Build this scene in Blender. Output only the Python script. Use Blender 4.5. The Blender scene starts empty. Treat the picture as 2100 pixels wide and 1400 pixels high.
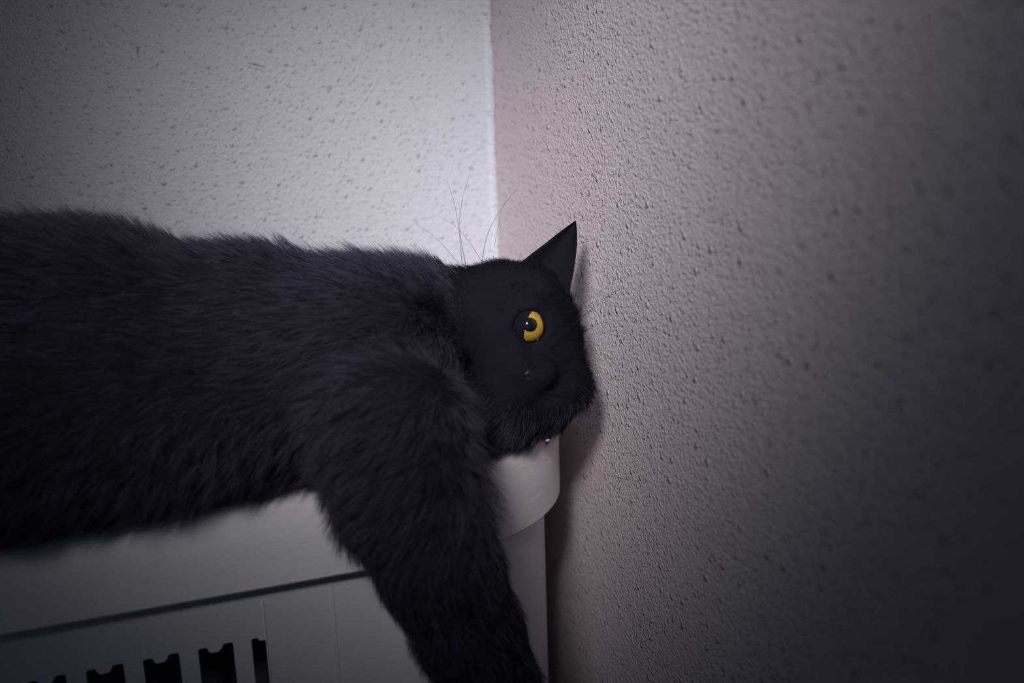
import bpy, bmesh, math
import numpy as np
from mathutils import Matrix, Vector

scene = bpy.context.scene
C = scene.collection
rng = np.random.default_rng(7)

# ------------------------------------------------------------------ camera
H = 1.01                                            # eye height above the floor
CAM_R = np.array([[0.9453257, -0.10472243, 0.30885681],      # world x, y, z rows; columns: right, down, forward
                  [-0.32457011, -0.20965223, 0.9223341],
                  [-0.03183655, -0.97215182, -0.23217942]])
CAM_P = np.array([-0.290988, -0.904337, H])
F_PX = 2042.0
cam_d = bpy.data.cameras.new('camera')
cam = bpy.data.objects.new('camera', cam_d)
C.objects.link(cam)
cam_d.sensor_width = 36.0
cam_d.lens = 36.0 * F_PX / 2100.0
cam_d.clip_start = 0.01
cam_d.dof.use_dof = True
cam_d.dof.focus_distance = 0.715
cam_d.dof.aperture_fstop = 3.2
mw = Matrix.Identity(4)
for r_ in range(3):
    mw[r_][0] = CAM_R[r_, 0]; mw[r_][1] = -CAM_R[r_, 1]; mw[r_][2] = -CAM_R[r_, 2]; mw[r_][3] = CAM_P[r_]
cam.matrix_world = mw
scene.camera = cam

# ------------------------------------------------------------------ world and lamps
world = bpy.data.worlds.new('dim_room')
scene.world = world
world.use_nodes = True
bg = world.node_tree.nodes['Background']
bg.inputs['Color'].default_value = (0.42, 0.58, 1.0, 1)
bg.inputs['Strength'].default_value = 0.042

def spot(name, loc, aim, power, size_deg, radius, col, blend=1.0):
    ld = bpy.data.lights.new(name, 'SPOT')
    ld.energy = power; ld.spot_size = math.radians(size_deg); ld.spot_blend = blend
    ld.shadow_soft_size = radius; ld.color = col
    o = bpy.data.objects.new(name, ld)
    C.objects.link(o)
    o.location = loc
    o.rotation_euler = (Vector(aim) - Vector(loc)).to_track_quat('-Z', 'Y').to_euler()
    return o
LAMP, AIM = (-0.60, -1.10, H + 0.55), (-0.01, -0.04, H - 0.178)
spot('lamp_beam', LAMP, AIM, 60.0, 23.8, 0.16, (1.0, 0.94, 0.98))     # one lamp beside the camera: hot centre ...
spot('lamp_spill', LAMP, AIM, 25.0, 34.0, 0.16, (0.90, 0.96, 1.0))    # ... and its softer spill

vs = scene.view_settings
vs.view_transform = 'Standard'
vs.look = 'None'
vs.gamma = 1.0
vs.use_curve_mapping = False
vs.exposure = 0.0

# ------------------------------------------------------------------ helpers
def at(px, py, d):
    """world point at distance d in front of the lens, seen at photo pixel (px, py)"""
    return CAM_P + CAM_R @ (np.array([(px - 1050.0) / F_PX, (py - 700.0) / F_PX, 1.0]) * d)

def tag(o, label, cat=None, group=None, kind=None):
    if label: o['label'] = label
    if cat: o['category'] = cat
    if group: o['group'] = group
    if kind: o['kind'] = kind
    return o

def mesh_obj(name, verts, faces, mat, parent=None, smooth=True):
    me = bpy.data.meshes.new(name)
    me.from_pydata([tuple(map(float, v)) for v in verts], [], [tuple(map(int, f)) for f in faces])
    me.update()
    if smooth:
        me.polygons.foreach_set('use_smooth', [True] * len(me.polygons))
    o = bpy.data.objects.new(name, me)
    C.objects.link(o)
    if mat: me.materials.append(mat)
    if parent is not None:
        o.parent = parent
        o.matrix_parent_inverse = Matrix.Translation(-parent.location)
    return o

def bm_obj(name, bm, mat, parent=None, smooth=False):
    me = bpy.data.meshes.new(name)
    bm.to_mesh(me); bm.free()
    if smooth:
        me.polygons.foreach_set('use_smooth', [True] * len(me.polygons))
    o = bpy.data.objects.new(name, me)
    C.objects.link(o)
    if mat: me.materials.append(mat)
    if parent is not None:
        o.parent = parent
        o.matrix_parent_inverse = Matrix.Translation(-parent.location)
    return o

def empty(name, loc):
    o = bpy.data.objects.new(name, None)
    C.objects.link(o)
    o.location = loc
    return o

def tube(points, radii, sides=6):
    """closed tapered tube along a polyline"""
    P = np.array(points, float); n = len(P)
    V = []; Fc = []
    for i in range(n):
        t = P[min(i + 1, n - 1)] - P[max(i - 1, 0)]
        t = t / np.linalg.norm(t)
        a = np.cross(t, [0.31, 0.2, 0.93]); a /= np.linalg.norm(a)
        b = np.cross(t, a)
        for k in range(sides):
            w = 2 * math.pi * k / sides
            V.append(P[i] + radii[i] * (math.cos(w) * a + math.sin(w) * b))
    for i in range(n - 1):
        for k in range(sides):
            k2 = (k + 1) % sides
            Fc.append((i * sides + k, i * sides + k2, (i + 1) * sides + k2, (i + 1) * sides + k))
    Fc.append(tuple(range(sides))[::-1])
    Fc.append(tuple((n - 1) * sides + k for k in range(sides)))
    return V, Fc

def bezier(pts, n):
    """smooth curve through control points (Catmull-Rom)"""
    P = [np.array(p, float) for p in pts]
    P = [2 * P[0] - P[1]] + P + [2 * P[-1] - P[-2]]
    out = []
    for i in range(1, len(P) - 2):
        for k in range(n):
            t = k / n
            a, b, c, d = P[i - 1], P[i], P[i + 1], P[i + 2]
            out.append(0.5 * (2 * b + (c - a) * t + (2 * a - 5 * b + 4 * c - d) * t * t + (3 * b - a - 3 * c + d) * t ** 3))
    out.append(P[-2])
    return out

# ------------------------------------------------------------------ materials
def new_mat(name):
    m = bpy.data.materials.new(name)
    m.use_nodes = True
    nt = m.node_tree
    return m, nt, nt.nodes['Principled BSDF']

def node(nt, kind, **kw):
    n = nt.nodes.new(kind)
    for k, v in kw.items():
        if k.startswith('i_'):
            n.inputs[k[2:].replace('_', ' ')].default_value = v
        else:
            setattr(n, k, v)
    return n

def math_node(nt, op, a, b=None, clamp=False):
    n = nt.nodes.new('ShaderNodeMath'); n.operation = op; n.use_clamp = clamp
    for i, v in enumerate((a, b)):
        if v is None: continue
        if isinstance(v, (int, float)): n.inputs[i].default_value = v
        else: nt.links.new(v, n.inputs[i])
    return n.outputs[0]

def plaster(name, col_a, col_b, seed, rough=0.55, strength=1.0, fine=1.0, axis=0):
    m, nt, p = new_mat(name)
    L = nt.links.new
    tc = node(nt, 'ShaderNodeTexCoord')
    mp = node(nt, 'ShaderNodeMapping'); mp.inputs['Location'].default_value = (seed, seed * 1.7, seed * 0.3)
    sx = node(nt, 'ShaderNodeSeparateXYZ'); cx = node(nt, 'ShaderNodeCombineXYZ')    # the wall's own plane
    L(tc.outputs['Object'], sx.inputs[0]); L(sx.outputs[axis], cx.inputs[0]); L(sx.outputs[2], cx.inputs[1])
    L(cx.outputs[0], mp.inputs['Vector'])
    vec = mp.outputs['Vector']
    # rolled paint skin: fine orange-peel
    n1 = node(nt, 'ShaderNodeTexNoise', noise_dimensions='2D', i_Scale=210.0, i_Detail=1.0, i_Roughness=0.55); L(vec, n1.inputs['Vector'])
    n2 = node(nt, 'ShaderNodeTexNoise', noise_dimensions='2D', i_Scale=75.0, i_Detail=1.0, i_Roughness=0.5); L(vec, n2.inputs['Vector'])
    n3 = node(nt, 'ShaderNodeTexNoise', noise_dimensions='2D', i_Scale=9.0, i_Detail=1.0, i_Roughness=0.5); L(vec, n3.inputs['Vector'])
    # scattered nodules, each cell with its own size, most cells empty
    def nodules(scale, rmin, rmax, gate, thr):
        v = node(nt, 'ShaderNodeTexVoronoi', feature='F1', voronoi_dimensions='2D'); v.inputs['Scale'].default_value = scale
        L(vec, v.inputs['Vector'])
        sep = node(nt, 'ShaderNodeSeparateColor'); L(v.outputs['Color'], sep.inputs['Color'])
        rad = math_node(nt, 'MULTIPLY_ADD', sep.outputs[0], rmax - rmin); nt.nodes[-1].inputs[2].default_value = rmin
        q = math_node(nt, 'DIVIDE', v.outputs['Distance'], rad)
        h = math_node(nt, 'SUBTRACT', 1.0, math_node(nt, 'MULTIPLY', q, q), clamp=True)
        on = math_node(nt, 'GREATER_THAN', sep.outputs[1], thr)
        return math_node(nt, 'MULTIPLY', math_node(nt, 'MULTIPLY', h, on), gate)
    b1 = nodules(62.0, 0.05, 0.16, 1.0, 0.52)
    b2 = nodules(165.0, 0.10, 0.28, 1.0, 0.42)
    n0 = node(nt, 'ShaderNodeTexNoise', noise_dimensions='2D', i_Scale=430.0, i_Detail=1.0, i_Roughness=0.5); L(vec, n0.inputs['Vector'])
    h = math_node(nt, 'MULTIPLY', n0.outputs['Fac'], 1.3 * fine)
    for src, k in ((n1.outputs['Fac'], 0.75 * fine), (n2.outputs['Fac'], 0.5), (b1, 2.5), (b2, 1.3)):
        h = math_node(nt, 'ADD', h, math_node(nt, 'MULTIPLY', src, k))
    bump = node(nt, 'ShaderNodeBump'); bump.inputs['Strength'].default_value = strength
    bump.inputs['Distance'].default_value = 0.0011
    L(h, bump.inputs['Height'])
    mix = node(nt, 'ShaderNodeMix', data_type='RGBA')
    mix.inputs[6].default_value = (*col_a, 1); mix.inputs[7].default_value = (*col_b, 1)
    L(n3.outputs['Fac'], mix.inputs[0])
    L(mix.outputs[2], p.inputs['Base Color'])
    L(bump.outputs['Normal'], p.inputs['Normal'])
    p.inputs['Roughness'].default_value = rough
    p.inputs['Specular IOR Level'].default_value = 0.25
    return m

M_WALL_L = plaster('white_plaster', (0.74, 0.74, 0.80), (0.70, 0.70, 0.76), 3.1, strength=0.72, fine=0.95)
M_WALL_R = plaster('pink_beige_plaster', (0.78, 0.65, 0.69), (0.73, 0.61, 0.64), 8.4, fine=0.8, axis=1)

def paint(name, col, rough, bump_scale, bump_d, spec=0.4, stretch=(1, 1, 1)):
    m, nt, p = new_mat(name)
    L = nt.links.new
    tc = node(nt, 'ShaderNodeTexCoord')
    mp = node(nt, 'ShaderNodeMapping'); mp.inputs['Scale'].default_value = stretch
    L(tc.outputs['Object'], mp.inputs['Vector'])
    n1 = node(nt, 'ShaderNodeTexNoise', i_Scale=bump_scale, i_Detail=3.0, i_Roughness=0.55)
    L(mp.outputs['Vector'], n1.inputs['Vector'])
    bump = node(nt, 'ShaderNodeBump'); bump.inputs['Strength'].default_value = 0.7
    bump.inputs['Distance'].default_value = bump_d
    L(n1.outputs['Fac'], bump.inputs['Height'])
    L(bump.outputs['Normal'], p.inputs['Normal'])
    ramp = node(nt, 'ShaderNodeMix', data_type='RGBA')
    ramp.inputs[6].default_value = (*[c * 0.92 for c in col], 1); ramp.inputs[7].default_value = (*col, 1)
    n2 = node(nt, 'ShaderNodeTexNoise', i_Scale=30.0, i_Detail=3.0); L(tc.outputs['Object'], n2.inputs['Vector'])
    L(n2.outputs['Fac'], ramp.inputs[0]); L(ramp.outputs[2], p.inputs['Base Color'])
    p.inputs['Roughness'].default_value = rough
    p.inputs['Specular IOR Level'].default_value = spec
    return m

M_SLAB = paint('brushed_cream_paint', (0.86, 0.80, 0.81), 0.38, 160.0, 0.0006, 0.45, (0.35, 0.35, 1.0))
M_PANEL = paint('grey_white_enamel', (0.70, 0.69, 0.71), 0.45, 90.0, 0.0002)
M_BLACK = paint('slot_shade_and_plinth', (0.10, 0.105, 0.14), 0.9, 90.0, 0.0002, 0.1)  # shade behind the slots put into a dark tone; plinth shares it
M_FLOOR = paint('dark_floor', (0.10, 0.08, 0.07), 0.5, 60.0, 0.0004)
M_TRIM = plaster('white_corner_paint', (0.78, 0.78, 0.83), (0.74, 0.74, 0.80), 1.3, 0.5, 0.7, axis=1)

def fur_mat(name, col, rough, spec, sheen):
    m, nt, p = new_mat(name)
    tc = node(nt, 'ShaderNodeTexCoord')
    n1 = node(nt, 'ShaderNodeTexNoise', i_Scale=60.0, i_Detail=3.0)
    nt.links.new(tc.outputs['Object'], n1.inputs['Vector'])
    mix = node(nt, 'ShaderNodeMix', data_type='RGBA')
    mix.inputs[6].default_value = (*[c * 0.85 for c in col], 1); mix.inputs[7].default_value = (*[c * 1.15 for c in col], 1)
    nt.links.new(n1.outputs['Fac'], mix.inputs[0])
    nt.links.new(mix.outputs[2], p.inputs['Base Color'])
    p.inputs['Roughness'].default_value = rough
    p.inputs['Specular IOR Level'].default_value = spec
    p.inputs['Sheen Weight'].default_value = sheen
    return m
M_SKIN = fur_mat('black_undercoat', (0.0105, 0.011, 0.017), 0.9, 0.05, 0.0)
M_FUR = fur_mat('black_fur_lifted', (0.056, 0.057, 0.088), 0.85, 0.06, 0.0)  # body fur lightened in colour where less lamp light reaches it
M_FACE = fur_mat('black_face_hair_dimmed', (0.0105, 0.011, 0.017), 0.9, 0.04, 0.0)  # same fur, darkened in colour because the face turns to the lamp
M_WHISK = fur_mat('dark_whisker', (0.010, 0.009, 0.012), 0.6, 0.15, 0.0)
M_NOSE = fur_mat('black_nose_leather', (0.012, 0.012, 0.016), 0.42, 0.5, 0.0)
M_RIM = fur_mat('wet_black_eyelid', (0.010, 0.010, 0.015), 0.16, 0.5, 0.0)

# ------------------------------------------------------------------ the setting
def wall_sheet(name, corners, normal, thick, mat):
    bm = bmesh.new()
    vs_ = [bm.verts.new(c) for c in corners]
    back = [bm.verts.new(Vector(c) - Vector(normal) * thick) for c in corners]
    bm.faces.new(vs_); bm.faces.new(back[::-1])
    for i in range(4):
        j = (i + 1) % 4
        bm.faces.new((vs_[j], vs_[i], back[i], back[j]))
    bmesh.ops.recalc_face_normals(bm, faces=bm.faces)
    o = bm_obj(name, bm, mat)
    o['kind'] = 'structure'
    return o
wl = wall_sheet('wall_left', [(-1.9, 0, 0), (0, 0, 0), (0, 0, 2.5), (-1.9, 0, 2.5)], (0, -1, 0), 0.1, M_WALL_L)
wr = wall_sheet('wall_right', [(0, 0.1, 0), (0, -2.4, 0), (0, -2.4, 2.5), (0, 0.1, 2.5)], (-1, 0, 0), 0.1, M_WALL_R)
fl = wall_sheet('floor', [(-1.9, 0, 0), (0, 0, 0), (0, -2.4, 0), (-1.9, -2.4, 0)], (0, 0, 1), 0.1, M_FLOOR)
wl['label'] = 'white stippled plaster wall behind the cat'
wr['label'] = 'pinkish stippled plaster wall right of the cat'
fl['label'] = 'dark floor below the heater'

# uneven bead of white paint along the corner, lapping onto the pink wall
def corner_bead():
    zs = np.linspace(0.0, 2.5, 700)
    V = []; Fc = []
    w = 0.0035 + 0.0016 * np.sin(zs * 37) * np.sin(zs * 91 + 1) + 0.0009 * np.sin(zs * 260 + 2) + 0.0007 * rng.normal(size=len(zs))
    w = np.convolve(w, np.ones(5) / 5, mode='same'); w = np.clip(w, 0.0012, 0.009)
    for z, ww in zip(zs, w):
        V += [(-0.006, -0.0002, z), (-0.0022, -0.0016, z), (-0.0012, -0.6 * ww - 0.001, z), (-0.0002, -ww * 1.5 - 0.002, z), (0.0, 0.0, z)]
    for i in range(len(zs) - 1):
        for k in range(4):
            a = i * 5 + k
            Fc.append((a, a + 1, a + 6, a + 5))
    o = mesh_obj('trim_1', V, Fc, M_TRIM)
    o['kind'] = 'structure'; o['label'] = 'wavy white paint bead down the wall corner'
corner_bead()

# ------------------------------------------------------------------ heater
Z_TOP = H - 0.231          # top of the slab
Z_LID = H - 0.296          # underside of the slab
CX, CY = -0.147, -0.172    # centre of the rounded front corner in plan
X_END = -1.02
heater = empty('heater', (-0.5, -0.15, 0.0))
tag(heater, 'white painted heater cabinet with thick rounded top slab and dark vertical slots', 'heater')

def plan_outline(r, xe, yback=-0.004, n=26):
    """plan outline with rounded front corners at both ends"""
    pts = [(CX + r, yback)]
    for k in range(n + 1):
        a = -math.pi / 2 * k / n
        pts.append((CX + r * math.cos(a), CY + r * math.sin(a)))
    for k in range(n + 1):
        a = -math.pi / 2 - math.pi / 2 * k / n
        pts.append((xe - CX * 0 + r - 0.13 + 0.13 + r * math.cos(a), CY + r * math.sin(a)))
    pts.append((xe, yback))
    return pts

def inset_outline(pts, d):
    P = np.array(pts); n = len(P); out = []
    for i in range(n):
        t = P[(i + 1) % n] - P[i - 1]
        t /= np.linalg.norm(t) + 1e-12
        nrm = np.array([-t[1], t[0]])
        out.append(P[i] + nrm * d)
    return np.array(out)

def slab():
    R = 0.130
    base = plan_outline(R, X_END)
    c = np.mean(base, axis=0)
    # profile: (inset, z) from the underside up over a soft rounded edge
    prof = [(0.010, Z_LID), (0.002, Z_LID), (0.0, Z_LID + 0.002), (0.0, Z_LID + 0.028), (0.0, Z_TOP - 0.014),
            (0.0012, Z_TOP - 0.009), (0.004, Z_TOP - 0.0045), (0.008, Z_TOP - 0.0015), (0.013, Z_TOP), (0.03, Z_TOP)]
    test = inset_outline(base, 0.01)
    sgn = 1.0 if np.linalg.norm(test[10] - c) < np.linalg.norm(np.array(base[10]) - c) else -1.0
    V = []; Fc = []; n = len(base)
    for ins, z in prof:
        ring = inset_outline(base, sgn * ins)
        for q in ring: V.append((q[0], min(q[1], -0.004), z))
    for i in range(len(prof) - 1):
        for k in range(n):
            k2 = (k + 1) % n
            Fc.append((i * n + k, i * n + k2, (i + 1) * n + k2, (i + 1) * n + k))
    Fc.append(tuple(range(n)))
    Fc.append(tuple((len(prof) - 1) * n + k for k in range(n)))
    o = mesh_obj('top_slab', V, Fc, M_SLAB, heater)
    bm = bmesh.new(); bm.from_mesh(o.data); bmesh.ops.recalc_face_normals(bm, faces=bm.faces); bm.to_mesh(o.data); bm.free(); o.data.set_sharp_from_angle(angle=math.radians(35))
    o['label'] = 'thick rounded white top slab'
slab()

Y_FRONT = CY - 0.117
X_L, X_R = X_END + 0.13, CX            # straight part of the front
def ribbon(name, path, z0, z1, thick, mat, closed=False):
    """upright sheet that follows a plan path"""
    P = np.array(path); n = len(P); V = []; Fc = []
    for i in range(n):
        t = P[min(i + 1, n - 1)] - P[max(i - 1, 0)]; t /= np.linalg.norm(t)
        nr = np.array([-t[1], t[0]]) * thick
        a = P[i]; b = P[i] + nr
        V += [(a[0], a[1], z0), (a[0], a[1], z1), (b[0], b[1], z1), (b[0], b[1], z0)]
    for i in range(n - 1):
        for k in range(4):
            k2 = (k + 1) % 4
            Fc.append((i * 4 + k, i * 4 + k2, i * 4 + 4 + k2, i * 4 + 4 + k))
    Fc.append((0, 1, 2, 3)); Fc.append(tuple((n - 1) * 4 + k for k in (3, 2, 1, 0)))
    o = mesh_obj(name, V, Fc, mat, heater)
    bm = bmesh.new(); bm.from_mesh(o.data); bmesh.ops.recalc_face_normals(bm, faces=bm.faces); bm.to_mesh(o.data); bm.free(); o.data.set_sharp_from_angle(angle=math.radians(35))
    return o
def arc(cx, r, a0, a1, n=24):
    return [(cx + r * math.cos(a0 + (a1 - a0) * k / n), CY + r * math.sin(a0 + (a1 - a0) * k / n)) for k in range(n + 1)]
RB = 0.117
right_path = [(X_R - 0.0005, Y_FRONT)] + arc(X_R, RB, -math.pi / 2, 0) + [(X_R + RB, -0.006)]
side_r = ribbon('side_panel', right_path, 0.07, Z_LID + 0.0005, 0.0015, M_PANEL)
side_r['label'] = 'rounded right side of the cabinet'
left_path = [(X_L - RB, -0.006)] + arc(X_L, RB, math.pi, 1.5 * math.pi) + [(X_L + 0.0005, Y_FRONT)]
ribbon('side_panel', left_path, 0.07, Z_LID + 0.0005, 0.0015, M_PANEL)

# punched front sheet: outer rectangle with slot holes (2D curve, extruded)
def front_panel():
    cu = bpy.data.curves.new('front_sheet', 'CURVE')
    cu.dimensions = '2D'; cu.fill_mode = 'BOTH'; cu.extrude = 0.00075
    def poly(pts):
        s = cu.splines.new('POLY'); s.points.add(len(pts) - 1)
        for q, (x, y) in zip(s.points, pts): q.co = (x, y, 0, 1)
        s.use_cyclic_u = True
    poly([(X_L, 0.07), (X_R, 0.07), (X_R, Z_LID + 0.0005), (X_L, Z_LID + 0.0005)])
    zt = H - 0.3350; zb = zt - 0.27
    def horn(x0, x1, z, up):     # rounded shoulder of the slot outline
        s = 1 if up else -1; r = 0.0011
        return [(x0, z - s * r), (x0 + r * 0.3, z - s * r * 0.3), (x0 + r, z), (x1 - r, z), (x1 - r * 0.3, z - s * r * 0.3), (x1, z - s * r)]
    def slot(x0, w):
        top = horn(x0, x0 + 0.0060, zt, True) + [(x0 + 0.0066, zt - 0.0030), (x0 + 0.0082, zt - 0.0043), (x0 + 0.0125, zt - 0.0043),
              (x0 + 0.0145, zt - 0.0026), (x0 + 0.0152, zt - 0.0010)] + horn(x0 + 0.0154, x0 + w, zt + 0.0004, True)
        bot = horn(x0, x0 + 0.0060, zb, False) + [(x0 + 0.0066, zb + 0.0030), (x0 + 0.0082, zb + 0.0043), (x0 + 0.0125, zb + 0.0043),
              (x0 + 0.0145, zb + 0.0026), (x0 + 0.0152, zb + 0.0010)] + horn(x0 + 0.0154, x0 + w, zb - 0.0004, False)
        poly(top + bot[::-1])
    def half_slot(x0):
        top = horn(x0, x0 + 0.0046, zt, True) + [(x0 + 0.0052, zt - 0.0022), (x0 + 0.0088, zt - 0.0026), (x0 + 0.0094, zt - 0.0034)]
        bot = horn(x0, x0 + 0.0046, zb, False) + [(x0 + 0.0052, zb + 0.0022), (x0 + 0.0088, zb + 0.0026), (x0 + 0.0094, zb + 0.0034)]
        poly(top + bot[::-1])
    half_slot(-0.2715)
    x = -0.3050
    while x > X_L + 0.02:
        slot(x, 0.0220); x -= 0.0335
    tmp = bpy.data.objects.new('tmp', cu); C.objects.link(tmp)
    dg = bpy.context.evaluated_depsgraph_get(); dg.update()
    me = bpy.data.meshes.new_from_object(tmp.evaluated_get(dg))
    bpy.data.objects.remove(tmp); bpy.data.curves.remove(cu)
    me.transform(Matrix(((1, 0, 0, 0), (0, 0, 1, Y_FRONT + 0.00075), (0, 1, 0, 0), (0, 0, 0, 1))))
    me.name = 'front_panel'
    me.materials.clear(); me.materials.append(M_PANEL)
    o = bpy.data.objects.new('front_panel', me); C.objects.link(o)
    o.parent = heater; o.matrix_parent_inverse = Matrix.Translation(-heater.location)
    o['label'] = 'pale front sheet punched with a row of dark slots'
front_panel()

def box(name, lo, hi, mat, parent, bevel=0.0):
    bm = bmesh.new()
    bmesh.ops.create_cube(bm, size=1.0)
    for v in bm.verts:
        v.co = Vector([lo[i] + (v.co[i] + 0.5) * (hi[i] - lo[i]) for i in range(3)])
    if bevel:
        bmesh.ops.bevel(bm, geom=list(bm.edges), offset=bevel, segments=2, affect='EDGES')
    return bm_obj(name, bm, mat, parent)
box('inner_core', (X_L, -0.235, 0.08), (X_R, -0.03, Z_LID - 0.004), M_BLACK, heater)
box('plinth', (X_L - 0.08, -0.25, 0.0), (X_R + 0.08, -0.01, 0.071), M_BLACK, heater, 0.003)
# raised fold where the slotted field ends
fx = -0.2625
box('fold_line', (fx, Y_FRONT - 0.0006, 0.08), (fx + 0.0012, Y_FRONT + 0.0005, Z_LID - 0.012), M_PANEL, heater, 0.0003)
fx = -0.2190
box('fold_line', (fx, Y_FRONT - 0.0004, 0.08), (fx + 0.0030, Y_FRONT + 0.0005, Z_LID - 0.004), M_PANEL, heater, 0.0003)

def paint_drip():
    bm = bmesh.new()
    bmesh.ops.create_icosphere(bm, subdivisions=3, radius=1.0)
    for v in bm.verts:
        k = 1.0 + 0.35 * v.co.z
        v.co = Vector((v.co.x * 0.0016 * k - 0.0262, v.co.y * 0.0035 * k - 0.2190, v.co.z * 0.0075 + H - 0.2480))
    bm_obj('paint_drip', bm, M_SLAB, heater, True)
paint_drip()

#CAT#
# ------------------------------------------------------------------ the cat
cat = empty('cat', (-0.26, -0.2, Z_TOP))
tag(cat, 'black cat with one open yellow eye lying on the heater, foreleg hanging down', 'cat')

# head frame: origin between the eyes, x to the cat's left, y to the crown, z out of the face
HC = at(1044, 708, 0.687)
r_c = np.array([0.80, -0.60, 0.0]); u_c = np.array([-0.60, -0.80, 0.0]); f_c = np.array([0.0, 0.0, -1.0])
yaw = math.radians(14)
hx = CAM_R @ (math.cos(yaw) * r_c + math.sin(yaw) * f_c)
hz = CAM_R @ (math.cos(yaw) * f_c - math.sin(yaw) * r_c)
hy = CAM_R @ u_c
HM = np.stack([hx, hy, hz], axis=1)          # columns: head axes in the world
def hw(x, y, z): return HC + HM @ np.array([x, y, z])

EYE_R = 0.0118
EYE_L = at(1082.5, 669, 0.6845)               # the open eye
EYE_S = at(991, 752, 0.6945)                  # the shut eye beside the shoulder

def sd_ell(P, c, rad, R=None):
    q = P - np.asarray(c, np.float32)
    if R is not None: q = q @ R.astype(np.float32)
    rad = np.asarray(rad, np.float32)
    k0 = np.sqrt(((q / rad) ** 2).sum(-1)); k1 = np.sqrt(((q / rad ** 2) ** 2).sum(-1))
    return k0 * (k0 - 1.0) / np.maximum(k1, 1e-6)
def sd_cone(P, a, b, r1, r2):
    a = np.asarray(a, np.float32); b = np.asarray(b, np.float32)
    ba = b - a; q = P - a
    h = np.clip((q @ ba) / float(ba @ ba), 0, 1)
    h = h * h * (3 - 2 * h) * 0.35 + h * 0.65
    return np.sqrt(((q - h[..., None] * ba) ** 2).sum(-1)) - (r1 + (r2 - r1) * h)
def smin(a, b, k):
    h = np.clip(0.5 + 0.5 * (b - a) / k, 0, 1)
    return b + (a - b) * h - k * h * (1 - h)

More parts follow.
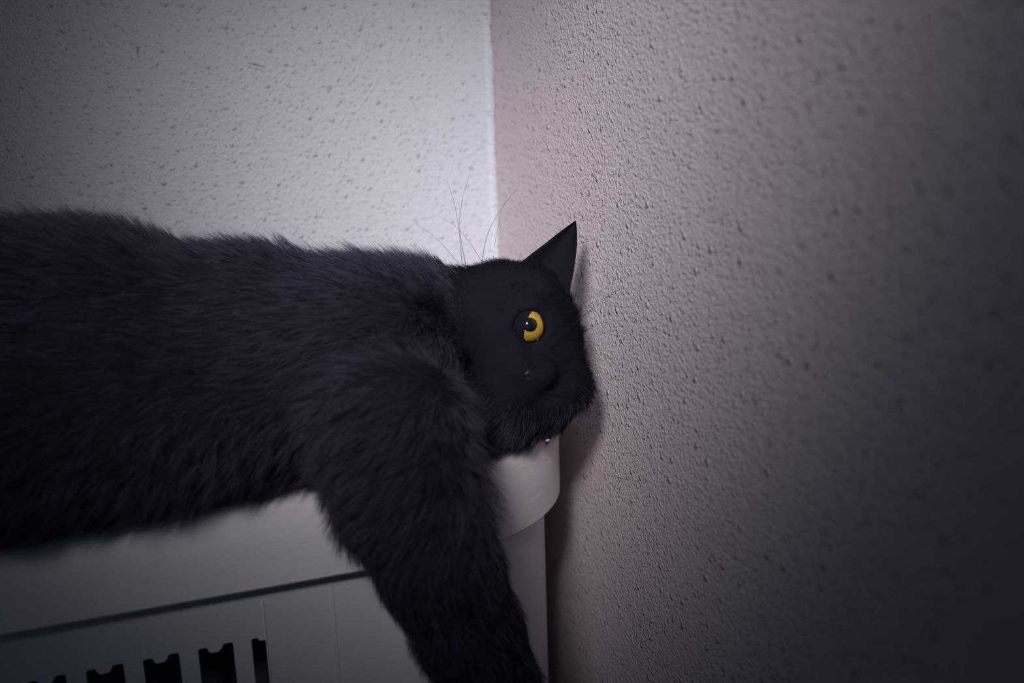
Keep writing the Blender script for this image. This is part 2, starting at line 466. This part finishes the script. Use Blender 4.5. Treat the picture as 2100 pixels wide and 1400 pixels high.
def z_(v): return H + v
LEG = [(at(800, 890, 0.610), 0.050), (at(838, 1010, 0.602), 0.043), (at(903, 1165, 0.606), 0.0355), (at(968, 1310, 0.622), 0.0315),
       (at(1022, 1400, 0.634), 0.0240), (at(1058, 1490, 0.645), 0.0205), (at(1078, 1570, 0.655), 0.0175), (at(1084, 1650, 0.660), 0.016)]
def cat_sdf(P):
    # trunk
    d = sd_cone(P, (-0.150, -0.225, z_(-0.168)), (-0.250, -0.215, z_(-0.154)), 0.047, 0.060)
    d = smin(d, sd_cone(P, (-0.250, -0.215, z_(-0.154)), (-0.36, -0.205, z_(-0.142)), 0.060, 0.072), 0.03)
    d = smin(d, sd_cone(P, (-0.36, -0.205, z_(-0.142)), (-0.50, -0.190, z_(-0.138)), 0.072, 0.078), 0.03)
    d = smin(d, sd_ell(P, (-0.31, -0.240, z_(-0.190)), (0.19, 0.093, 0.056)), 0.03)      # belly spread on the slab
    d = smin(d, sd_ell(P, (-0.190, -0.262, z_(-0.175)), (0.072, 0.060, 0.066)), 0.025)   # near shoulder
    d = smin(d, sd_ell(P, (-0.40, -0.255, z_(-0.182)), (0.13, 0.086, 0.060)), 0.03)     # flank
    d = smin(d, sd_ell(P, at(1000, 848, 0.702), (0.040, 0.034, 0.031)), 0.02)           # chest below the jaw
    d = smin(d, sd_ell(P, (-0.50, -0.235, z_(-0.165)), (0.085, 0.075, 0.072)), 0.03)     # haunch
    d = smin(d, sd_cone(P, (-0.52, -0.27, z_(-0.20)), (-0.40, -0.285, z_(-0.212)), 0.030, 0.016), 0.02)   # hind foot
    d = smin(d, sd_ell(P, (-0.50, -0.120, z_(-0.175)), (0.08, 0.050, 0.060)), 0.03)
    # tail
    tl = [(-0.56, -0.18, -0.15), (-0.63, -0.17, -0.19), (-0.69, -0.19, -0.212), (-0.74, -0.23, -0.215), (-0.74, -0.28, -0.216)]
    for a, b, ra, rb in zip(tl[:-1], tl[1:], (0.024, 0.019, 0.016, 0.014), (0.019, 0.016, 0.014, 0.010)):
        d = smin(d, sd_cone(P, (a[0], a[1], z_(a[2])), (b[0], b[1], z_(b[2])), ra, rb), 0.012)
    # folded far foreleg under the chest
    d = smin(d, sd_cone(P, (-0.16, -0.17, z_(-0.195)), (-0.085, -0.19, z_(-0.214)), 0.030, 0.014), 0.02)
    # hanging near foreleg
    for (a, ra), (b, rb) in zip(LEG[:-1], LEG[1:]):
        d = smin(d, sd_cone(P, a, b, ra, rb), 0.014)
    paw = LEG[-1][0]
    d = smin(d, sd_ell(P, paw + np.array([0.002, -0.008, -0.016]), (0.017, 0.021, 0.014)), 0.01)
    for k in range(4):
        d = smin(d, sd_ell(P, paw + np.array([-0.011 + 0.0078 * k, -0.024 - 0.003 * (k in (1, 2)), -0.021]), (0.0058, 0.0095, 0.0072)), 0.004)
    # neck
    d = smin(d, sd_cone(P, (-0.165, -0.225, z_(-0.160)), hw(-0.006, 0.000, -0.046), 0.052, 0.044), 0.04)
    # head
    e = sd_ell(P, hw(0.000, 0.015, -0.037), (0.044, 0.043, 0.044), HM)
    for s in (-1, 1):
        e = smin(e, sd_ell(P, hw(0.020 * s, -0.014, -0.026), (0.0185, 0.026, 0.025), HM), 0.016)
        e = smin(e, sd_ell(P, hw(0.0115 * s, -0.044, -0.024), (0.0170, 0.022, 0.022), HM), 0.014)
        e = smin(e, sd_ell(P, hw(0.036 * s, 0.016, -0.030), (0.012, 0.020, 0.014), HM), 0.012)
    e = smin(e, sd_cone(P, hw(0, 0.016, -0.004), hw(0, -0.018, 0.014), 0.011, 0.0075), 0.010)
    e = smin(e, sd_ell(P, hw(0.000, -0.026, -0.002), (0.019, 0.015, 0.018), HM), 0.010)
    for s in (-1, 1):
        e = smin(e, sd_ell(P, hw(0.0085 * s, -0.030, 0.010), (0.0105, 0.0085, 0.0085), HM), 0.005)
        e = smin(e, sd_ell(P, hw(0.020 * s, 0.0135, -0.005), (0.015, 0.007, 0.0095), HM), 0.008)
    e = smin(e, sd_ell(P, hw(0.0, -0.052, -0.012), (0.016, 0.011, 0.020), HM), 0.010)
    d = smin(d, e, 0.016)
    # eye sockets
    for c in (EYE_L, EYE_S):
        q = np.sqrt(((P - c.astype(np.float32)) ** 2).sum(-1)) - EYE_R * 0.98
        d = np.maximum(d, -q)
    # flattened where it rests on the slab
    lo = np.maximum(P[..., 2] - (Z_TOP + 0.001), -(P[..., 1] + 0.3035))
    d = np.maximum(d, -lo)
    return d

def surface_nets(f, lo, hi, h):
    nx, ny, nz = [int(math.ceil((hi[i] - lo[i]) / h)) + 1 for i in range(3)]
    xs = [np.arange(n, dtype=np.float32) * h + lo[i] for i, n in enumerate((nx, ny, nz))]
    D = np.empty((nx, ny, nz), np.float32)
    for i0 in range(0, nx, 24):
        g = np.stack(np.meshgrid(xs[0][i0:i0 + 24], xs[1], xs[2], indexing='ij'), -1)
        D[i0:i0 + 24] = f(g)
    S = D < 0
    cor = [(a, b, c) for a in (0, 1) for b in (0, 1) for c in (0, 1)]
    cnt = sum(S[a:nx - 1 + a, b:ny - 1 + b, c:nz - 1 + c].astype(np.int8) for a, b, c in cor)
    cells = np.argwhere((cnt > 0) & (cnt < 8))
    idx = -np.ones((nx - 1, ny - 1, nz - 1), np.int64)
    idx[tuple(cells.T)] = np.arange(len(cells))
    acc = np.zeros((len(cells), 3)); num = np.zeros(len(cells))
    for a in cor:
        for ax in range(3):
            if a[ax]: continue
            b = list(a); b[ax] = 1
            va = D[tuple((cells + a).T)]; vb = D[tuple((cells + b).T)]
            m = (va < 0) != (vb < 0)
            t = np.where(m, va / np.where(m, va - vb, 1), 0)
            p = np.repeat(np.array(a, float)[None], len(cells), 0); p[:, ax] = t
            acc += p * m[:, None]; num += m
    V = (cells + acc / num[:, None]) * h + np.array(lo)
    Fs = []
    for ax in range(3):
        o1, o2 = [(1, 2), (2, 0), (0, 1)][ax]
        sl0 = [slice(None)] * 3; sl1 = [slice(None)] * 3
        sl0[ax] = slice(0, -1); sl1[ax] = slice(1, None)
        A = S[tuple(sl0)]; B = S[tuple(sl1)]
        E = np.argwhere(A != B)
        ok = (E[:, o1] > 0) & (E[:, o2] > 0) & (E[:, o1] < (nx, ny, nz)[o1] - 1) & (E[:, o2] < (nx, ny, nz)[o2] - 1)
        E = E[ok]
        def at_(d1, d2):
            q = E.copy(); q[:, o1] += d1; q[:, o2] += d2
            return idx[tuple(q.T)]
        quad = np.stack([at_(-1, -1), at_(0, -1), at_(0, 0), at_(-1, 0)], 1)
        flip = ~A[tuple(E.T)]
        quad[flip] = quad[flip][:, ::-1]
        Fs.append(quad)
    return V, np.concatenate(Fs)

LO, HI, VOX = (-0.78, -0.45, H - 0.60), (0.0, -0.05, H - 0.03), 0.0032
bv, bf = surface_nets(cat_sdf, LO, HI, VOX)

# ears: cupped, thin, with a real back; the near one flared towards the wall, its twin mirrored
inner = [(1046, 556), (1066, 539), (1090, 520), (1118, 499), (1144, 478), (1163, 464), (1176, 455), (1180.5, 452)]
outer = [(1168, 606), (1171, 585), (1177, 556), (1181, 528), (1183.5, 503), (1184, 483), (1182.8, 466), (1181.2, 453)]
def ear_local():
    NS = 9; V = []; Fc = []
    n = len(inner)
    for side in (0, 1):
        for t in range(n):
            for s in range(NS):
                q = s / (NS - 1); w = 1 - t / (n - 1)
                px = inner[t][0] * (1 - q) + outer[t][0] * q; py = inner[t][1] * (1 - q) + outer[t][1] * q
                dep = 0.703 + 0.010 * (1 - w) + 0.016 * math.sin(math.pi * q) * (0.25 + 0.75 * w) - 0.006 * q
                dep += 0.0004 + (0.0022 * math.sin(math.pi * q) ** 0.5 if side else 0.0)
                V.append(HM.T @ (at(px, py, dep) - HC))
    o = n * NS
    for t in range(n - 1):
        for s in range(NS - 1):
            a = t * NS + s
            Fc.append((a, a + 1, a + NS + 1, a + NS)); Fc.append((o + a, o + a + NS, o + a + NS + 1, o + a + 1))
        for s in (0, NS - 1):
            a = t * NS + s
            Fc.append((a, a + NS, o + a + NS, o + a) if s == 0 else (a + NS, a, o + a, o + a + NS))
    return np.array(V), Fc
ev, ef = ear_local()
nb = len(bv)
ear_near = HC + ev @ HM.T
ear_far = HC + (ev * np.array([-1, 1, 1])) @ HM.T
all_v = np.concatenate([bv, ear_near, ear_far])
faces = [tuple(f) for f in bf.tolist()] + [tuple(i + nb for i in f) for f in ef] + [tuple(i + nb + len(ev) for i in f[::-1]) for f in ef]
body = mesh_obj('body', all_v, faces, M_SKIN, cat)

# ---- fur: tapered strands on the whole body, one part
def build_fur(n_strands):
    tri = np.concatenate([bf[:, [0, 1, 2]], bf[:, [0, 2, 3]]])
    a, b, c = bv[tri[:, 0]], bv[tri[:, 1]], bv[tri[:, 2]]
    cr = np.cross(b - a, c - a); area = np.linalg.norm(cr, axis=1) * 0.5
    cen = (a + b + c) / 3
    dens = np.where(cen[:, 0] < -0.46, 0.3, 1.0)
    hd = np.linalg.norm(cen - HC, axis=1)
    dens = dens * np.where(hd < 0.08, 4.0, 1.0)
    prob = area * dens; prob /= prob.sum()
    pick = rng.choice(len(tri), n_strands, p=prob)
    u, v = rng.random(n_strands), rng.random(n_strands)
    m = u + v > 1; u[m] = 1 - u[m]; v[m] = 1 - v[m]
    P = a[pick] + u[:, None] * (b - a)[pick] + v[:, None] * (c - a)[pick]
    N = cr[pick] / (np.linalg.norm(cr[pick], axis=1)[:, None] + 1e-12)
    # flow: towards the tail on the trunk, down on the leg, away from the nose on the head
    loc = (P - HC) @ HM
    head = np.clip(1 - (np.linalg.norm(loc - np.array([0, 0, -0.03]), axis=1) - 0.055) / 0.025, 0, 1)
    leg = np.clip((H - 0.24 - P[:, 2]) / 0.03, 0, 1) * (P[:, 0] > -0.3)
    flow = np.tile(np.array([-1.0, 0.0, -0.12]), (n_strands, 1))
    flow[:, 2] -= 0.8 * np.clip((-0.25 - P[:, 1]) / 0.08, 0, 1)          # the flank hangs
    flow = flow * (1 - leg[:, None]) + np.array([0.35, -0.1, -1.0]) * leg[:, None]
    hf = loc - np.array([0, -0.02, 0.03]); hf[:, 2] *= 0.5
    hf /= np.linalg.norm(hf, axis=1)[:, None]
    flow = flow * (1 - head[:, None]) + (hf @ HM.T) * head[:, None]
    flow -= N * (flow * N).sum(1)[:, None]
    flow /= np.linalg.norm(flow, axis=1)[:, None] + 1e-9
    # clumps
    cell = np.floor(P / 0.006).astype(np.int64)
    key = (cell[:, 0] * 73856093) ^ (cell[:, 1] * 19349663) ^ (cell[:, 2] * 83492791)
    key = np.abs(key) % 20011
    tab = rng.normal(size=(20011, 4))
    tuft = tab[key]
    cell2 = np.floor(P / 0.022).astype(np.int64)
    key2 = np.abs((cell2[:, 0] * 73856093) ^ (cell2[:, 1] * 19349663) ^ (cell2[:, 2] * 83492791)) % 20011
    big = tab[key2, 3]
    L = 0.0135 * (1 - head) + 0.0054 * head
    L = L * (1 - leg) + 0.0085 * leg
    L *= np.clip(1 + 0.18 * tuft[:, 3] + 0.16 * big, 0.5, 1.7) * rng.uniform(0.65, 1.15, n_strands)
    face = head * np.clip((loc[:, 2] + 0.022) / 0.02, 0, 1)
    L *= 1 - 0.45 * face
    for e in (EYE_L, EYE_S):
        de = np.linalg.norm(P - e, axis=1)
        L *= np.clip((de - 0.0115) / 0.006, 0.0, 1)
    lift = 0.62 + 0.16 * tuft[:, 0] + 0.10 * rng.normal(size=n_strands) + 0.10 * big
    lift = np.clip(lift * (1 - 0.45 * face) * (1 - 0.35 * leg), 0.15, 1.2)
    side = np.cross(N, flow)
    d0 = flow * np.cos(lift)[:, None] + N * np.sin(lift)[:, None] + side * (0.16 * tuft[:, 1] + 0.10 * rng.normal(size=n_strands))[:, None]
    d0 /= np.linalg.norm(d0, axis=1)[:, None]
    keep = L > 0.0012
    P, N, L, d0, flow, side = P[keep], N[keep], L[keep], d0[keep], flow[keep], side[keep]
    n = len(P)
    w = rng.uniform(0.00007, 0.00012, n) * np.clip(L / 0.008, 0.6, 1.2)
    wd = np.cross(d0, rng.normal(size=(n, 3))); wd /= np.linalg.norm(wd, axis=1)[:, None]
    seg = (0.0, 0.45, 0.8, 1.0)
    rows = []
    for t, wt in zip(seg, (1.0, 0.85, 0.5, 0.0)):
        q = P - N * 0.0008 + d0 * (L * t)[:, None] + flow * (L * 0.22 * t * t)[:, None]
        if wt: rows += [q - wd * (w * wt)[:, None], q + wd * (w * wt)[:, None]]
        else: rows.append(q)
    V = np.stack(rows, 1).reshape(-1, 3).astype(np.float32)
    base = (np.arange(n) * 7)[:, None]
    T = np.concatenate([base + np.array(f) for f in ((0, 1, 3), (0, 3, 2), (2, 3, 5), (2, 5, 4), (4, 5, 6))], 1).reshape(-1, 3)
    me = bpy.data.meshes.new('fur')
    me.vertices.add(len(V)); me.vertices.foreach_set('co', V.ravel())
    me.loops.add(T.size); me.loops.foreach_set('vertex_index', T.ravel().astype(np.int32))
    me.polygons.add(len(T))
    me.polygons.foreach_set('loop_start', np.arange(0, T.size, 3, dtype=np.int32))
    me.update(calc_edges=True)
    me.materials.append(M_FUR); me.materials.append(M_FACE)
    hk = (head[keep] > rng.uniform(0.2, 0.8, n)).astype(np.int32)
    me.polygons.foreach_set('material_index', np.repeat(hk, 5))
    o = bpy.data.objects.new('fur', me); C.objects.link(o)
    o.parent = cat; o.matrix_parent_inverse = Matrix.Translation(-cat.location)
    o['kind'] = 'stuff'
    o['label'] = 'short dense black fur'
build_fur(240000)

# ---- eyes
def eye_material():
    m, nt, p = new_mat('amber_eye')
    L = nt.links.new
    tc = node(nt, 'ShaderNodeTexCoord')
    sep = node(nt, 'ShaderNodeSeparateXYZ'); L(tc.outputs['Object'], sep.inputs[0])
    # radius from the gaze axis (object z), 0 at the pupil centre, 1 at the rim of the iris
    rr = math_node(nt, 'SQRT', math_node(nt, 'ADD', math_node(nt, 'POWER', sep.outputs[0], 2.0), math_node(nt, 'POWER', sep.outputs[1], 2.0)))
    rr = math_node(nt, 'DIVIDE', rr, 0.0108)
    ang = math_node(nt, 'ARCTAN2', sep.outputs[1], sep.outputs[0])
    cv = node(nt, 'ShaderNodeCombineXYZ'); L(math_node(nt, 'MULTIPLY', ang, 7.0), cv.inputs[0]); L(math_node(nt, 'MULTIPLY', rr, 2.2), cv.inputs[1])
    nz = node(nt, 'ShaderNodeTexNoise', i_Scale=1.6, i_Detail=4.0, i_Roughness=0.65); L(cv.outputs[0], nz.inputs['Vector'])
    ramp = node(nt, 'ShaderNodeValToRGB')
    cr = ramp.color_ramp
    stops = [(0.0, (0.002, 0.002, 0.004)), (0.435, (0.002, 0.002, 0.004)), (0.455, (0.34, 0.30, 0.10)), (0.56, (0.62, 0.44, 0.055)),
             (0.74, (0.66, 0.36, 0.030)), (0.88, (0.62, 0.40, 0.045)), (0.965, (0.42, 0.21, 0.020)), (0.995, (0.01, 0.008, 0.006))]
    while len(cr.elements) < len(stops): cr.elements.new(0.5)
    for e, (q, c) in zip(cr.elements, stops): e.position = q; e.color = (*c, 1)
    L(rr, ramp.inputs[0])
    mul = node(nt, 'ShaderNodeMix', data_type='RGBA', blend_type='MULTIPLY')
    mul.inputs[0].default_value = 1.0
    r2 = node(nt, 'ShaderNodeValToRGB')
    r2.color_ramp.elements[0].position = 0.30; r2.color_ramp.elements[0].color = (0.55, 0.45, 0.35, 1)
    r2.color_ramp.elements[1].position = 0.72; r2.color_ramp.elements[1].color = (1.25, 1.2, 1.1, 1)
    L(nz.outputs['Fac'], r2.inputs[0])
    front = math_node(nt, 'GREATER_THAN', sep.outputs[2], 0.0)
    fm = node(nt, 'ShaderNodeMix', data_type='RGBA'); L(front, fm.inputs[0]); fm.inputs[6].default_value = (0.004, 0.004, 0.006, 1)
    L(ramp.outputs['Color'], fm.inputs[7])
    L(fm.outputs[2], mul.inputs[6]); L(r2.outputs['Color'], mul.inputs[7])
    L(mul.outputs[2], p.inputs['Base Color'])
    p.inputs['Roughness'].default_value = 0.6
    p.inputs['Specular IOR Level'].default_value = 0.1
    p.inputs['Coat Weight'].default_value = 1.0
    p.inputs['Coat Roughness'].default_value = 0.03
    return m
M_EYE = eye_material()

def eyeball(centre, gaze):
    me = bpy.data.meshes.new('eyeball')
    bm = bmesh.new()
    bmesh.ops.create_uvsphere(bm, u_segments=48, v_segments=32, radius=EYE_R)
    bm.to_mesh(me); bm.free()
    me.polygons.foreach_set('use_smooth', [True] * len(me.polygons))
    me.materials.append(M_EYE)
    o = bpy.data.objects.new('eyeball', me); C.objects.link(o)
    o.parent = cat; o.matrix_parent_inverse = Matrix.Translation(-cat.location)
    o.location = centre
    o.rotation_euler = Vector(gaze).to_track_quat('Z', 'Y').to_euler()
    return o

def eyelid(name, centre, opening, mat, eye):
    """ring of lid skin from the opening's edge out onto the face; opening in mm-scaled view coordinates (right, down)"""
    n = len(opening); V = []; Fc = []
    RL = EYE_R * 1.045
    op = np.array(opening); mid = op.mean(0)
    def on(q, R, push=0.0):
        rho = np.hypot(*q); zz = math.sqrt(max(R * R - rho * rho, 1e-9))
        return centre + CAM_R @ np.array([q[0], q[1], -zz + push])
    rows = []
    rows.append([on(q * 1.0, EYE_R * 0.985, 0.0) for q in op])
    rows.append([on(q, EYE_R * 1.02) for q in op])
    rows.append([on(mid + (q - mid) * 1.05, RL) for q in op])
    for s in (0.25, 0.5, 0.75, 1.0):
        ring = []
        for q in op:
            e = mid + (q - mid) * 1.05
            d = (q - mid) / np.hypot(*(q - mid))
            tgt = d * EYE_R * 1.30
            p = e * (1 - s) + tgt * s
            rho = np.hypot(*p)
            lim = RL * 0.93
            if rho < lim: ring.append(on(p, RL))
            else:
                zz = math.sqrt(RL * RL - lim * lim) - (rho - lim) * 2.4
                ring.append(centre + CAM_R @ np.array([p[0], p[1], -zz]))
        rows.append(ring)
    for row in rows: V += row
    for i in range(len(rows) - 1):
        for k in range(n):
            k2 = (k + 1) % n
            Fc.append((i * n + k, (i + 1) * n + k, (i + 1) * n + k2, i * n + k2))
    o = mesh_obj(name, V, Fc, mat, eye)
    o.data.materials.append(M_SKIN)
    for i, pl in enumerate(o.data.polygons): pl.material_index = 0 if i < 2 * n else 1
    o.matrix_parent_inverse = (Matrix.Translation(Vector(centre)) @ eye.rotation_euler.to_matrix().to_4x4()).inverted()
    return o

def crescent():
    """lens-shaped opening: round on the cheek side, cut straight by the lowered brow lid"""
    s = 0.682 / F_PX
    pts = []
    # px offsets from the eye centre (1082.5, 669)
    arc_pts = [(9, -31), (15, -29), (21, -24), (26, -17), (29.5, -9), (31, 0), (30.5, 9), (28, 17), (23, 24), (16, 29), (8, 31), (0, 31), (-5, 28)]
    cut = [(-8.5, 22), (-7.5, 12), (-5.5, 2), (-3, -8), (0.5, -18), (4.5, -26)]
    for q in bezier(arc_pts + cut + [arc_pts[0]], 4)[:-1]:
        pts.append((q[0] * s, q[1] * s))
    return pts
to_cam = CAM_P - EYE_L; to_cam /= np.linalg.norm(to_cam)
gaze = to_cam + CAM_R @ np.array([0.15, -0.10, 0.0])
eye_open = eyeball(EYE_L, gaze)
eye_open['label'] = 'wide open amber yellow eye with a round black pupil'
def cornea(eye):
    m = bpy.data.materials.new('clear_cornea'); m.use_nodes = True
    nt = m.node_tree; nt.nodes.clear()
    out = node(nt, 'ShaderNodeOutputMaterial'); mx = node(nt, 'ShaderNodeMixShader')
    tr = node(nt, 'ShaderNodeBsdfTransparent'); gl = node(nt, 'ShaderNodeBsdfGlossy'); gl.inputs['Roughness'].default_value = 0.04
    fr = node(nt, 'ShaderNodeFresnel'); fr.inputs['IOR'].default_value = 1.38
    nt.links.new(fr.outputs[0], mx.inputs[0]); nt.links.new(tr.outputs[0], mx.inputs[1]); nt.links.new(gl.outputs[0], mx.inputs[2])
    nt.links.new(mx.outputs[0], out.inputs['Surface'])
    bm = bmesh.new()
    bmesh.ops.create_uvsphere(bm, u_segments=40, v_segments=40, radius=0.0090)
    bmesh.ops.delete(bm, geom=[v for v in bm.verts if v.co.z < 0.0035], context='VERTS')
    bmesh.ops.translate(bm, verts=bm.verts, vec=(0, 0, 0.0031))
    me = bpy.data.meshes.new('cornea'); bm.to_mesh(me); bm.free()
    me.polygons.foreach_set('use_smooth', [True] * len(me.polygons)); me.materials.append(m)
    o = bpy.data.objects.new('cornea', me); C.objects.link(o); o.parent = eye
cornea(eye_open)
eyelid('eyelid', EYE_L, crescent(), M_RIM, eye_open)
# the other eye: a narrow slit, only a wet glint shows
sq = []
for k in range(40):
    w = 2 * math.pi * k / 40
    a, b = 0.0070 * math.cos(w), 0.0005 * math.sin(w)
    sq.append((a * 0.52 - b * 0.85, a * 0.85 + b * 0.52))
eye_shut = eyeball(EYE_S, -to_cam)
eye_shut['label'] = 'nearly shut eye with a wet glint'
eyelid('eyelid', EYE_S, sq, M_RIM, eye_shut)

# ---- nose leather: small wedge with two nostril dents
def nose():
    V = []; Fc = []
    prof = [(0.0, 0.0), (0.5, 0.0004), (0.85, -0.0008), (1.05, -0.0030)]
    n = 28
    for s, dz in prof:
        for k in range(n):
            w = 2 * math.pi * k / n
            x = 0.0068 * math.cos(w) * (1.0 + 0.18 * math.sin(w)); y = 0.0050 * math.sin(w) - 0.0012 * abs(math.cos(w)) * (math.sin(w) < 0)
            dent = -0.0014 * math.exp(-((abs(x * s) - 0.0036) / 0.0014) ** 2 - ((y * s + 0.0012) / 0.0014) ** 2)
            V.append(hw(x * s, -0.0235 + y * s, 0.0203 + dz + dent + 0.12 * y * s))
    for i in range(len(prof) - 1):
        for k in range(n):
            k2 = (k + 1) % n
            Fc.append((i * n + k, (i + 1) * n + k, (i + 1) * n + k2, i * n + k2))
    return mesh_obj('nose', V, Fc, M_NOSE, cat)
nose()['label'] = 'small black nose leather'

# ---- whiskers, each its own strand: root and bend points as seen, with a depth
WH = [([(948, 545, .71), (941, 470, .71), (930, 410, .715), (915, 368, .72)], 0.00011),
      ([(955, 545, .70), (943, 470, .70), (948, 410, .70), (963, 355, .70)], 0.00011),
      ([(987, 545, .69), (1000, 480, .69), (1030, 425, .69), (1064, 382, .69)], 0.00012),
      ([(990, 540, .70), (965, 500, .705), (935, 465, .71), (900, 443, .72)], 0.00008),
      ([(940, 540, .71), (915, 510, .715), (885, 480, .72), (858, 463, .725)], 0.00010),
      ([(1012, 545, .70), (1014, 505, .70), (1020, 470, .705), (1026, 448, .71)], 0.00008),
      ([(1120, 690, .672), (1176, 636, .69), (1232, 598, .70), (1272, 560, .705)], 0.00010),
      ([(1125, 705, .672), (1183, 657, .69), (1225, 626, .70), (1285, 578, .705)], 0.00013),
      ([(1125, 710, .672), (1185, 660, .69), (1215, 632, .695), (1232, 596, .70), (1242, 540, .705), (1252, 500, .71)], 0.00009),
      ([(1130, 705, .675), (1197, 672, .69), (1235, 662, .70), (1285, 655, .705)], 0.00009),
      ([(1110, 800, .672), (1200, 822, .69), (1240, 826, .70), (1280, 827, .705)], 0.00010),
      ([(1112, 804, .672), (1203, 824, .69), (1245, 831, .70), (1288, 829, .705)], 0.00010),
      ([(1105, 808, .672), (1170, 838, .685), (1225, 842, .695), (1265, 852, .70)], 0.00007)]
for pts, rad in WH:
    P = bezier([at(*q) for q in pts], 6)
    rr = [1.6 * rad * (1.0 - 0.7 * i / (len(P) - 1)) for i in range(len(P))]
    V, Fc = tube(P, rr, 5)
    mesh_obj('whisker', V, Fc, M_WHISK, cat)
# stiff hairs along the ear's edge
for (x, y, dx, dy) in ((1071, 537, -12, -16), (1076, 533, -7, -15), (1084, 527, -9, -12), (1090, 522, -14, -16), (1094, 519, -7, -9), (1103, 512, -9, -17), (1108, 508, -3, -11), (1100, 515, -14, -12)):
    P = bezier([at(x + 6, y + 6, .703), at(x, y, .702), at(x + dx * .6, y + dy * .5, .701), at(x + dx, y + dy, .70)], 3)
    V, Fc = tube(P, [0.00013 * (1 - 0.8 * i / (len(P) - 1)) for i in range(len(P))], 4)
    mesh_obj('ear_hair', V, Fc, M_WHISK, cat)

# ------------------------------------------------------------------ small things
M_FLAKE = paint('white_flake', (0.85, 0.85, 0.88), 0.9, 300.0, 0.0003, 0.1)
def flake():
    bm = bmesh.new()
    bmesh.ops.create_icosphere(bm, subdivisions=2, radius=1.0)
    for v in bm.verts:
        k = 1 + 0.35 * math.sin(v.co.x * 5 + 1) * math.cos(v.co.y * 4 - v.co.z * 3)
        v.co = Vector((v.co.x * 0.0016 * k, v.co.y * 0.0012 * k, v.co.z * 0.0009 * k))
    o = bm_obj('paint_flake', bm, M_FLAKE)
    o.location = (-0.0576, -0.2790, Z_TOP - 0.0006)
    tag(o, 'tiny white paint flake lying on the slab below the chin', 'flake')
flake()

def stuck_hair(pts, rad, label):
    P = bezier(pts, 6)
    V, Fc = tube(P, [rad * (1 - 0.6 * abs(2 * i / (len(P) - 1) - 1)) for i in range(len(P))], 5)
    o = mesh_obj('loose_hair', V, Fc, M_WHISK)
    tag(o, label, 'hair')
def on_left(px, py):
    r = CAM_R @ np.array([px - 1050, py - 700, F_PX]); return CAM_P + r * ((-0.0004 - CAM_P[1]) / r[1])
stuck_hair([on_left(509, 129), on_left(525, 132), on_left(546, 138)], 0.00028, 'short dark hair stuck flat on the white wall above the cat')
stuck_hair([on_left(281, 96), on_left(282, 106), on_left(284, 117)], 0.00022, 'very short upright hair stuck on the dark left end of the white wall')
def on_right(px, py):
    r = CAM_R @ np.array([px - 1050, py - 700, F_PX]); return CAM_P + r * ((-0.0005 - CAM_P[0]) / r[0])
stuck_hair([on_right(1228, 968), on_right(1255, 975), on_right(1290, 983), on_right(1332, 984)], 0.00008, 'long fine hair stuck on the pink wall right of the slab')
